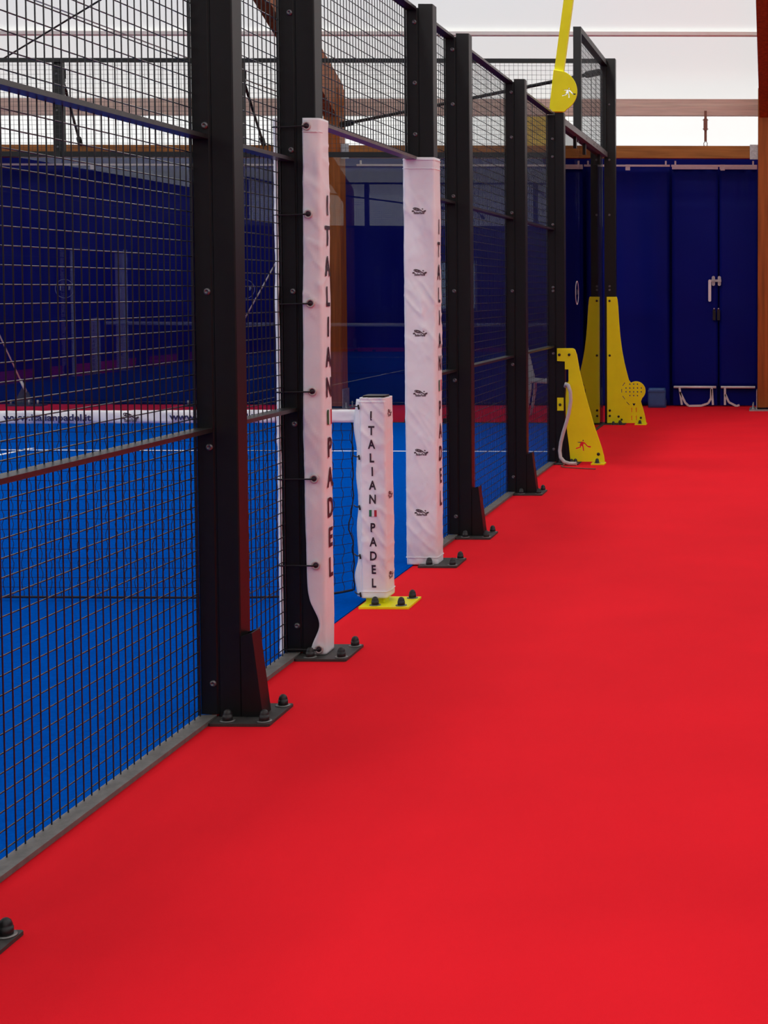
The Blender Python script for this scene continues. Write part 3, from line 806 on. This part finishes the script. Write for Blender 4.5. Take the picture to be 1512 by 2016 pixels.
def rect2d(x0, x1, z0, z1): return ([(x0, z0), (x1, z0), (x1, z1), (x0, z1)], [(0, 1, 2, 3)])
def stroke2d(pts, w):
    vs = []; fs = []
    for i, p in enumerate(pts):
        a = Vector(pts[max(0, i - 1)]); b = Vector(pts[min(len(pts) - 1, i + 1)])
        d = (b - a).normalized(); n = Vector((-d.y, d.x)) * w / 2
        vs += [(p[0] + n.x, p[1] + n.y), (p[0] - n.x, p[1] - n.y)]
    for i in range(len(pts) - 1): fs.append((2 * i, 2 * i + 1, 2 * i + 3, 2 * i + 2))
    return vs, fs
def merge2d(parts):
    vs = []; fs = []
    for v, f in parts:
        o = len(vs); vs += v; fs += [tuple(i + o for i in q) for q in f]
    return vs, fs
def racket_mark():
    """small mark: slanted racket outline, ball, underline swoosh with script lettering (unit = mark width)"""
    el = [(-0.14 + 0.23 * math.cos(a) , 0.12 + 0.075 * math.sin(a) - 0.05 * math.cos(a)) for a in [2 * math.pi * i / 20 for i in range(21)]]
    e2 = [(-0.14 + 0.14 * math.cos(a) , 0.12 + 0.04 * math.sin(a) - 0.03 * math.cos(a)) for a in [2 * math.pi * i / 14 for i in range(15)]]
    parts = [stroke2d(el, 0.05), stroke2d(e2, 0.045), stroke2d([(0.08, 0.07), (0.2, 0.0), (0.32, -0.05)], 0.06)]
    parts.append(stroke2d([(0.25 + 0.035 * math.cos(a), 0.13 + 0.03 * math.sin(a)) for a in [2 * math.pi * i / 10 for i in range(11)]], 0.035))
    parts.append(stroke2d([(-0.33, 0.03), (-0.46, 0.0), (-0.45, -0.04), (-0.36, -0.03), (-0.28, -0.08)], 0.055))
    parts.append(stroke2d([(0.30, -0.03), (0.38, 0.02), (0.47, 0.04), (0.46, 0.0), (0.36, -0.05), (0.34, -0.12)], 0.055))
    v, f = text_verts('ItalianPadel', 0.15, 0.72, 0.03, 0)
    parts.append(([(x + 0.02 + y * 0.2, y - 0.115) for x, y in v], f))
    return merge2d(parts)
MARK = racket_mark()

WORD = list('ITALIAN') + ['flag'] + list('PADEL')
def flag_bars(parent, face, coord, a, z, w, h, k, org, off=0.0034):
    for i, mt in enumerate(('flag_green', 'flag_white', 'flag_red')):
        r = rect2d(-w / 2 + i * w / 3, -w / 2 + (i + 1) * w / 3, -h / 2, h / 2)
        lettering_on(face, coord, [(r, a, z, 1.0, 1.0)], parent, mt, k, org, 'flag_stripe', off)

def add_solidify(o, th, off=-1.0):
    md = o.modifiers.new('cloth_thickness', 'SOLIDIFY'); md.thickness = th; md.offset = off

# --- closed cover with small logos
org = (0.0, 1.04, 0.0)
t = thing('post_cover', org, 'closed white padded cover with a column of small racket logos', 'post cover')
x0, x1, y0, y1 = -0.075, 0.094, 0.965, 1.115
path = rounded_path(x0, x1, y0, y1, 0.014)
vs, fs = sleeve(path, frange(0.006, 2.178, 0.009), 1.5, True)
mb = MB(); mb.add([(v[0] - org[0], v[1] - org[1], v[2]) for v in vs], fs, True)
co = mb.build('cover_cloth', 'pvc_white', t); add_solidify(co, 0.004)
for zz in (2.165, 2.118, 0.045):
    pp = [(p[0][0] - org[0] + p[1][0] * (0.0015 + wr((p[0][0], p[0][1], zz), 1.5)), p[0][1] - org[1] + p[1][1] * (0.0015 + wr((p[0][0], p[0][1], zz), 1.5)), zz) for p in path]
    MB().tube(pp, 0.0022, 4, closed=True).build('hem_seam', 'pvc_white', co)
lettering_on('y-', y0, [(MARK, 0.010, z, 0.080, 1.0) for z in (1.894, 1.568, 1.246, 0.926, 0.610, 0.287)], t, 'print_grey', 1.5, org, 'logo_print')
items = [(c, 1.045, 1.815 - i * 0.1215, 0.075, 0.8) for i, c in enumerate(WORD) if c != 'flag']
lettering_on('x+', x1, items, t, 'print', 1.5, org, off=0.0034)
flag_bars(t, 'x+', x1, 1.045, 1.815 - 7 * 0.1215, 0.06, 0.06, 1.5, org)

# --- open cover laced across its post
org = (0.0, Y2, 0.0)
t = thing('post_cover', org, 'open white cover laced with black cords and metal eyelets around a door post', 'post cover')
x0, x1, y0, y1 = -0.078, 0.106, Y2 - 0.066, Y2 + 0.056
full = rounded_path(x0, x1, y0, y1, 0.012)
i0 = next(i for i, p in enumerate(full) if p[0][0] > 0.045)
front_r = full[:len(full)]
# start at the free edge of the outer flap, go round the back, end at the free edge of the inner flap
path = [p for p in full if not (p[1] == (0, -1))]
flap = [((0.034 + i * 0.0078, y0), (0, -1)) for i in range(8)]
tail = [((x0 + 0.012 + i * 0.004, y0), (0, -1)) for i in range(2)]
path = flap + path + tail
def flap_edge(z):
    e = 0.034 - 0.006 * math.sin(z * 2.2) + 0.008 * max(0, (1.0 - z))
    e += 0.045 * math.exp(-((z - 0.135) / 0.075) ** 2) - 0.0 * z
    return e
def edge(i, z, x, y):
    if i < 8:
        e = flap_edge(z); return e + (0.092 - e) * i / 8, y - 0.006 * math.sin(math.pi * i / 8) * (0.4 + noise.noise((z * 6, 0, 3)))
    return x, y
vs, fs = sleeve(path, frange(0.012, 2.155, 0.009), 1.25, False, edge)
mb = MB(); mb.add([(v[0] - org[0], v[1] - org[1], v[2]) for v in vs], fs, True)
co = mb.build('cover_cloth', 'pvc_white', t); add_solidify(co, 0.003, 1.0)
hp = [(v[0] - org[0], v[1] - org[1] - 0.002, v[2]) for v in vs if abs(v[2] - 2.101) < 0.0055][:len(path)]
MB().tube([(p[0] + (0.004 if p[0] > 0.1 else 0), p[1] - (0.004 if i < 9 else -0.002 if i > len(path) - 4 else 0), p[2]) for i, p in enumerate(hp[:16])], 0.0022, 4).build('hem_seam', 'pvc_white', co)
items = [(c, Y2 + 0.006, 1.815 - i * 0.1215, 0.075, 0.95) for i, c in enumerate(WORD) if c != 'flag']
lettering_on('x+', x1, items, t, 'print', 1.25, org, off=0.0065)
flag_bars(t, 'x+', x1, Y2 + 0.006, 1.815 - 7 * 0.1215, 0.06, 0.06, 1.25, org, 0.0065)
for z, gx_ in ((2.123, 0.058), (1.776, 0.062), (1.423, 0.066), (1.072, 0.068), (0.723, 0.071), (0.375, 0.074), (0.035, 0.082)):
    yy = y0 - wr((gx_, y0, z), 1.25) - 0.012 - org[1]
    gr = MB()
    n = 16; ring = [(gx_ + 0.0145 * math.cos(2 * math.pi * i / n), yy, z + 0.0145 * math.sin(2 * math.pi * i / n)) for i in range(n)]
    gr.tube(ring, 0.0042, 6, closed=True); g = gr.build('eyelet', 'brass', t)
    MB().lathe([(0.0105, 0.0), (0.0105, 0.0012)], (gx_, yy, z), 14, 'y-').build('eyelet_hole', 'print', g)
    MB().tube([(gx_ + 0.002, yy - 0.006, z), (gx_ - 0.012, yy - 0.007, z - 0.001), (0.02, yy + 0.002, z - 0.002), (-0.02, yy + 0.012, z - 0.003), (x0 + 0.01, y0 - org[1] - 0.004, z - 0.004), (x0 - 0.006, y0 - org[1] + 0.008, z - 0.004)], 0.0032, 6).build('lace_cord', 'cord', t)

# --- net post, its cover and the net
NY = -0.045
t = thing('net_post', (0, NY, 0), 'net post on a yellow base plate with black acorn nuts', 'post')
MB().box(-0.022, 0.212, -0.145, 0.115, 0.0005, 0.010, 0.004).build('base_plate', 'yellow', t)
MB().box(-0.015, 0.075, -0.04, 0.05, 0.010, 0.972, 0.006).build('post_tube', 'yellow', t)
MB().box(-0.02, 0.082, -0.046, 0.066, 0.972, 0.984, 0.01).build('top_cap', 'black', t)
for x, y in ((0.045, -0.10), (0.168, -0.105), (0.178, 0.075), (0.02, 0.075)): acorn_nut(t, x, y)

org = (0.0, NY, 0.03)
t = thing('net_post_cover', org, 'white cover on the net post with dark vertical lettering and a small tricolour', 'post cover')
x0, x1, y0, y1 = -0.030, 0.092, NY - 0.062, NY + 0.085
path = rounded_path(x0, x1, y0, y1, 0.012, 0.007)
def nedge(i, z, x, y):
    b = 1.0 + 0.10 * math.exp(-((z - 0.16) / 0.07) ** 2)
    return (x - 0.014 * math.exp(-((z - 0.16) / 0.07) ** 2) if x < 0 else x), y
KN = 1.3
vs, fs = sleeve(path, frange(0.036, 0.976, 0.008), KN, True)
mb = MB(); mb.add([(v[0] - org[0], v[1] - org[1], v[2] - org[2]) for v in vs], fs, True)
co = mb.build('cover_cloth', 'pvc_white', t); add_solidify(co, 0.004)
for zz in (0.066, 0.955, 0.972):
    pp = [(p[0][0] - org[0] + p[1][0] * (0.001 + wr((p[0][0], p[0][1], zz), KN)), p[0][1] - org[1] + p[1][1] * (0.001 + wr((p[0][0], p[0][1], zz), KN)), zz - org[2]) for p in path]
    MB().tube(pp, 0.002, 4, closed=True).build('hem_seam', 'pvc_white', co)
zl = (0.892, 0.823, 0.759, 0.695, 0.631, 0.567, 0.502, 0.436, 0.369, 0.302, 0.236, 0.172, 0.108)
items = [(c, 0.026 + 0.006 * i / 12, z, 0.040, 0.78) for i, (c, z) in enumerate(zip(WORD, zl)) if c != 'flag']
lettering_on('y-', y0, items, t, 'print', KN, org, off=0.003)
flag_bars(t, 'y-', y0, 0.031, 0.436, 0.036, 0.031, KN, org)
lettering_on('x+', x1, [(MARK, NY + 0.01, z, 0.080, 1.0) for z in (0.90, 0.515, 0.135)], t, 'print_grey', KN, org, 'logo_print')
# flap towards the net
fl = MB(); vs = []; zs = frange(0.04, 0.968, 0.0125)
for z in zs:
    bul = 0.016 * math.exp(-((z - 0.14) / 0.06) ** 2) + 0.012 * math.exp(-((z - 0.82) / 0.09) ** 2) + 0.004 * math.sin(z * 23)
    for i in range(4):
        q = i / 3
        vs.append((-0.028 - q * (0.022 + bul), y0 + 0.006 + q * 0.02 + 0.004 * noise.noise((q * 3, z * 14, 1)) * q - NY, z - 0.03))
fs = [(j * 4 + i, j * 4 + i + 1, (j + 1) * 4 + i + 1, (j + 1) * 4 + i) for j in range(len(zs) - 1) for i in range(3)]
fl.add(vs, fs, True); fo = fl.build('flap', 'pvc_white', t); add_solidify(fo, 0.003)
for z in (0.935, 0.70, 0.465, 0.235, 0.055):
    MB().tube([(-0.034, y0 - NY - 0.002, z + 0.008 - .03), (-0.030, y0 - NY - 0.004, z - 0.014 - .03)], 0.0042, 6).build('toggle', 'cord', t)
    MB().tube([(-0.032, y0 - NY - 0.004, z - .03), (-0.05, y0 - NY + 0.004, z - .03), (-0.066, y0 - NY + 0.03, z + 0.002 - .03), (-0.075, 0.0, z - .03)], 0.0028, 6).build('lace_cord', 'cord', t)

# net
net = thing('padel_net', (0, NY, 0), 'black padel net with white top band across the blue court', 'net')
NX0, NX1 = -9.9, -0.085
zt, zb_ = 0.862, 0.035
def sag(x): return 0.022 * math.sin(math.pi * (x - NX0) / (NX1 - NX0))
def zlow(x): return zb_ - 0.010 * min(1.0, abs(x - NX1) / 0.6) + 0.03 * math.exp(-abs(x - NX1) / 0.12)
mb = MB(); nx = int((NX1 - NX0) / 0.0445); nzr = 18
grid = []
for i in range(nx + 1):
    x = NX0 + (NX1 - NX0) * i / nx
    col = []
    for j in range(nzr + 1):
        q = j / nzr; z = zlow(x) + (zt - sag(x) - zlow(x)) * q
        dx = 0.006 * noise.noise((i * 0.37, j * 1.3, 1.0)) + 0.003 * (1 if (i + j) % 2 else -1)
        dz = 0.006 * noise.noise((i * 0.31, j * 0.7, 5.0)) * math.sin(math.pi * q)
        col.append((x + dx, 0.006 * noise.noise((i * .3, j * .4, 9.0)), z + dz))
    grid.append(col)
for i in range(nx + 1):
    pts = []
    for j in range(nzr):
        a, b = Vector(grid[i][j]), Vector(grid[i][j + 1])
        pts += [a, (a + b) / 2 + Vector((0.005 * (1 if (i + j) % 2 else -1), 0, 0))]
    pts.append(Vector(grid[i][nzr]))
    mb.tube(pts, 0.0018, 3, False)
for j in range(nzr + 1):
    mb.tube([grid[i][j] for i in range(nx + 1)], 0.0016, 3, False)
tag(mb.build('net_twine', 'net', net), kind='stuff')
xs = frange(NX0, NX1, 0.05)
MB().tube([(x, 0, zlow(x) - 0.002) for x in xs], 0.006, 6).build('bottom_cord', 'net', net)
MB().tube([(NX1 + 0.004 + 0.003 * math.sin(k * 1.9) - (0.022 * math.exp(-((0.06 + k * 0.032 - 0.37) / 0.06) ** 2)), 0.004, 0.06 + k * 0.032) for k in range(26)], 0.0032, 6).build('side_cord', 'net', net)
# top band: folded cloth
bs = frange(NX0, NX1 + 0.03, 0.02); vs = []; fs = []
prof = [(-0.010, 0.0), (-0.013, 0.015), (-0.012, 0.032), (-0.011, 0.048), (-0.005, 0.060), (0.005, 0.060), (0.011, 0.045), (0.012, 0.02), (0.010, 0.0)]
def band_pt(x, py, pz):
    w = 0.010 * noise.noise((x * 15 + pz * 60, pz * 16, 2.0)) + 0.004 * noise.noise((x * 33, pz * 30, 7.0))
    zz = zt - 0.006 - sag(x) + pz + (0.0025 * noise.noise((x * 16, 0, 3)) if pz > 0.05 else 0)
    return (x, py - (w if py < 0 else -w), zz)
for x in bs:
    for py, pz in prof: vs.append(band_pt(x, py, pz))
n = len(prof)
for i in range(len(bs) - 1):
    for j in range(n): fs.append((i * n + j, i * n + (j + 1) % n, (i + 1) * n + (j + 1) % n, (i + 1) * n + j))
mb = MB(); mb.add(vs, fs, True); band = mb.build('top_band', 'pvc_white', net)
for xc in (-1.505, -0.724, -2.286, -3.067):
    v, f = text_verts('www.italianpadel.it', 0.030, 1.0, 0.03, 1)
    wx = max(p[0] for p in v); sc = 0.207 / wx
    lt = MB(); lg = MB()
    lt.add([(lambda q: (q[0], -0.0225 - 0.006 * noise.noise((q[0] * 14, q[2] * 0, 2.0)) * 0, q[2]))((xc + p[0] * sc, 0, zt - 0.006 - sag(xc) + 0.030 + p[1])) for p in v], f)
    lg.add([(xc + 0.39 + p[0] * 0.085, -0.0225, zt - 0.006 - sag(xc) + 0.030 + p[1] * 0.10) for p in MARK[0]], MARK[1])
    lt.build('lettering', 'navy_print', band); lg.build('logo_print', 'print_grey', band)

# ------------------------------------------------------------------ white plastic chair behind the end glass
t = thing('plastic_chair', (-0.82, 11.05, 0), 'white moulded plastic chair on the red floor behind the court end glass', 'chair')
def sheet(pts_rows, th, name):
    n = len(pts_rows[0]); vs = [p for r in pts_rows for p in r]; fs = []
    for j in range(len(pts_rows) - 1):
        for i in range(n - 1): fs.append((j * n + i, j * n + i + 1, (j + 1) * n + i + 1, (j + 1) * n + i))
    b = MB(); b.add(vs, fs, True); o = b.build(name, 'white_plastic', t); add_solidify(o, th, 0.0)
sheet([[(-0.20 + 0.42 * i / 8, -0.21 + 0.42 * j / 8, 0.425 - 0.012 * math.sin(math.pi * i / 8) - 0.01 * math.sin(math.pi * j / 8)) for j in range(9)] for i in range(9)], 0.035, 'seat')
sheet([[(-0.185 - 0.085 * (k / 8) - 0.02 * math.sin(math.pi * j / 8), -0.205 + 0.41 * j / 8, 0.43 + 0.40 * k / 8 - 0.03 * (k / 8) * abs(j / 4 - 1) ** 2) for j in range(9)] for k in range(9)], 0.02, 'backrest')
for sx, sy in ((-1, -1), (-1, 1), (1, -1), (1, 1)):
    pts = [(sx * 0.175, sy * 0.19, 0.42), (sx * 0.18, sy * 0.195, 0.30), (sx * 0.205, sy * 0.205, 0.14), (sx * 0.235, sy * 0.22, 0.0)]
    MB().tube(pts, [0.022, 0.020, 0.018, 0.016], 8).build('leg', 'white_plastic', t)

# ================================================================== the far side of the court (seen mirrored in the end glass): the court is point-symmetric
def opposite(o, label):
    c = copy_tree(o)
    c.location = (-10.0 - o.location.x, -o.location.y, o.location.z)
    c.rotation_euler = (0, 0, math.pi)
    c['label'] = label
    return c
for o in [x for x in bpy.data.objects if x.parent is None and 'category' in x]:
    n = o.name.split('.')[0]
    if n in ('fence_post', 'mesh_panel', 'post_cover', 'net_post', 'net_post_cover', 'light_pole', 'end_post', 'end_glass_panel', 'end_mesh_panel', 'corner_post', 'raised_mesh_panel', 'top_channel', 'side_glass_panel', 'yellow_brace', 'racket_brace', 'wall_strut'):
        if n == 'fence_post' and abs(o.location.y - Y0) < 0.01: continue
        if n.startswith('end_') or n == 'wall_strut':
            lab = {'end_post': 'short black post on top of the end glass behind the photographer', 'end_glass_panel': 'clear glass sheet of the end wall behind the photographer',
                   'end_mesh_panel': 'black mesh panel above the end glass behind the photographer', 'wall_strut': 'dark strut at the court end behind the photographer'}[n]
            c = opposite(o, lab); c['group'] = 'court end behind the photographer: ' + n.replace('_', ' ')
        else:
            c = opposite(o, 'far-side ' + ' '.join(o['label'].split()[:15]))
        if n == 'light_pole': POLE2 = c

# near light pole of this side and far one of the other side, each on its post (outside the picture)
POLES = [LIGHT_POLE, POLE2]
for src, dy, lab in ((LIGHT_POLE, -12.0, 'out of the picture on this side of the court'), (POLE2, 12.0, 'out of the picture on the other side of the court')):
    c = copy_tree(src); c.location = (src.location.x, src.location.y + dy, src.location.z)
    c['label'] = 'yellow floodlight pole ' + lab; POLES.append(c)
p6 = [x for x in bpy.data.objects if x.parent is None and x.name.startswith('fence_post') and abs(x.location.y - Y6) < 0.01 and abs(x.location.x) < 0.01][0]
c = copy_tree(p6); c.location = (0, Y6 - 12.04, 0); c['label'] = 'black steel fence post under the light pole out of the picture'

# floodlights: one lamp in each lamp head
for par in POLES:
    sgn = -1.0 if abs(par.rotation_euler.z) > 1 else 1.0
    ld = bpy.data.lights.new('floodlight', 'AREA'); ld.shape = 'RECTANGLE'; ld.size = 0.48; ld.size_y = 0.53
    ld.energy = 92; ld.color = (1.0, 0.98, 0.95)
    lo = bpy.data.objects.new('floodlight', ld); COL.objects.link(lo)
    lo.location = (par.location.x + sgn * LAMP_AT[0], par.location.y, LAMP_AT[2])

bpy.context.view_layer.update()
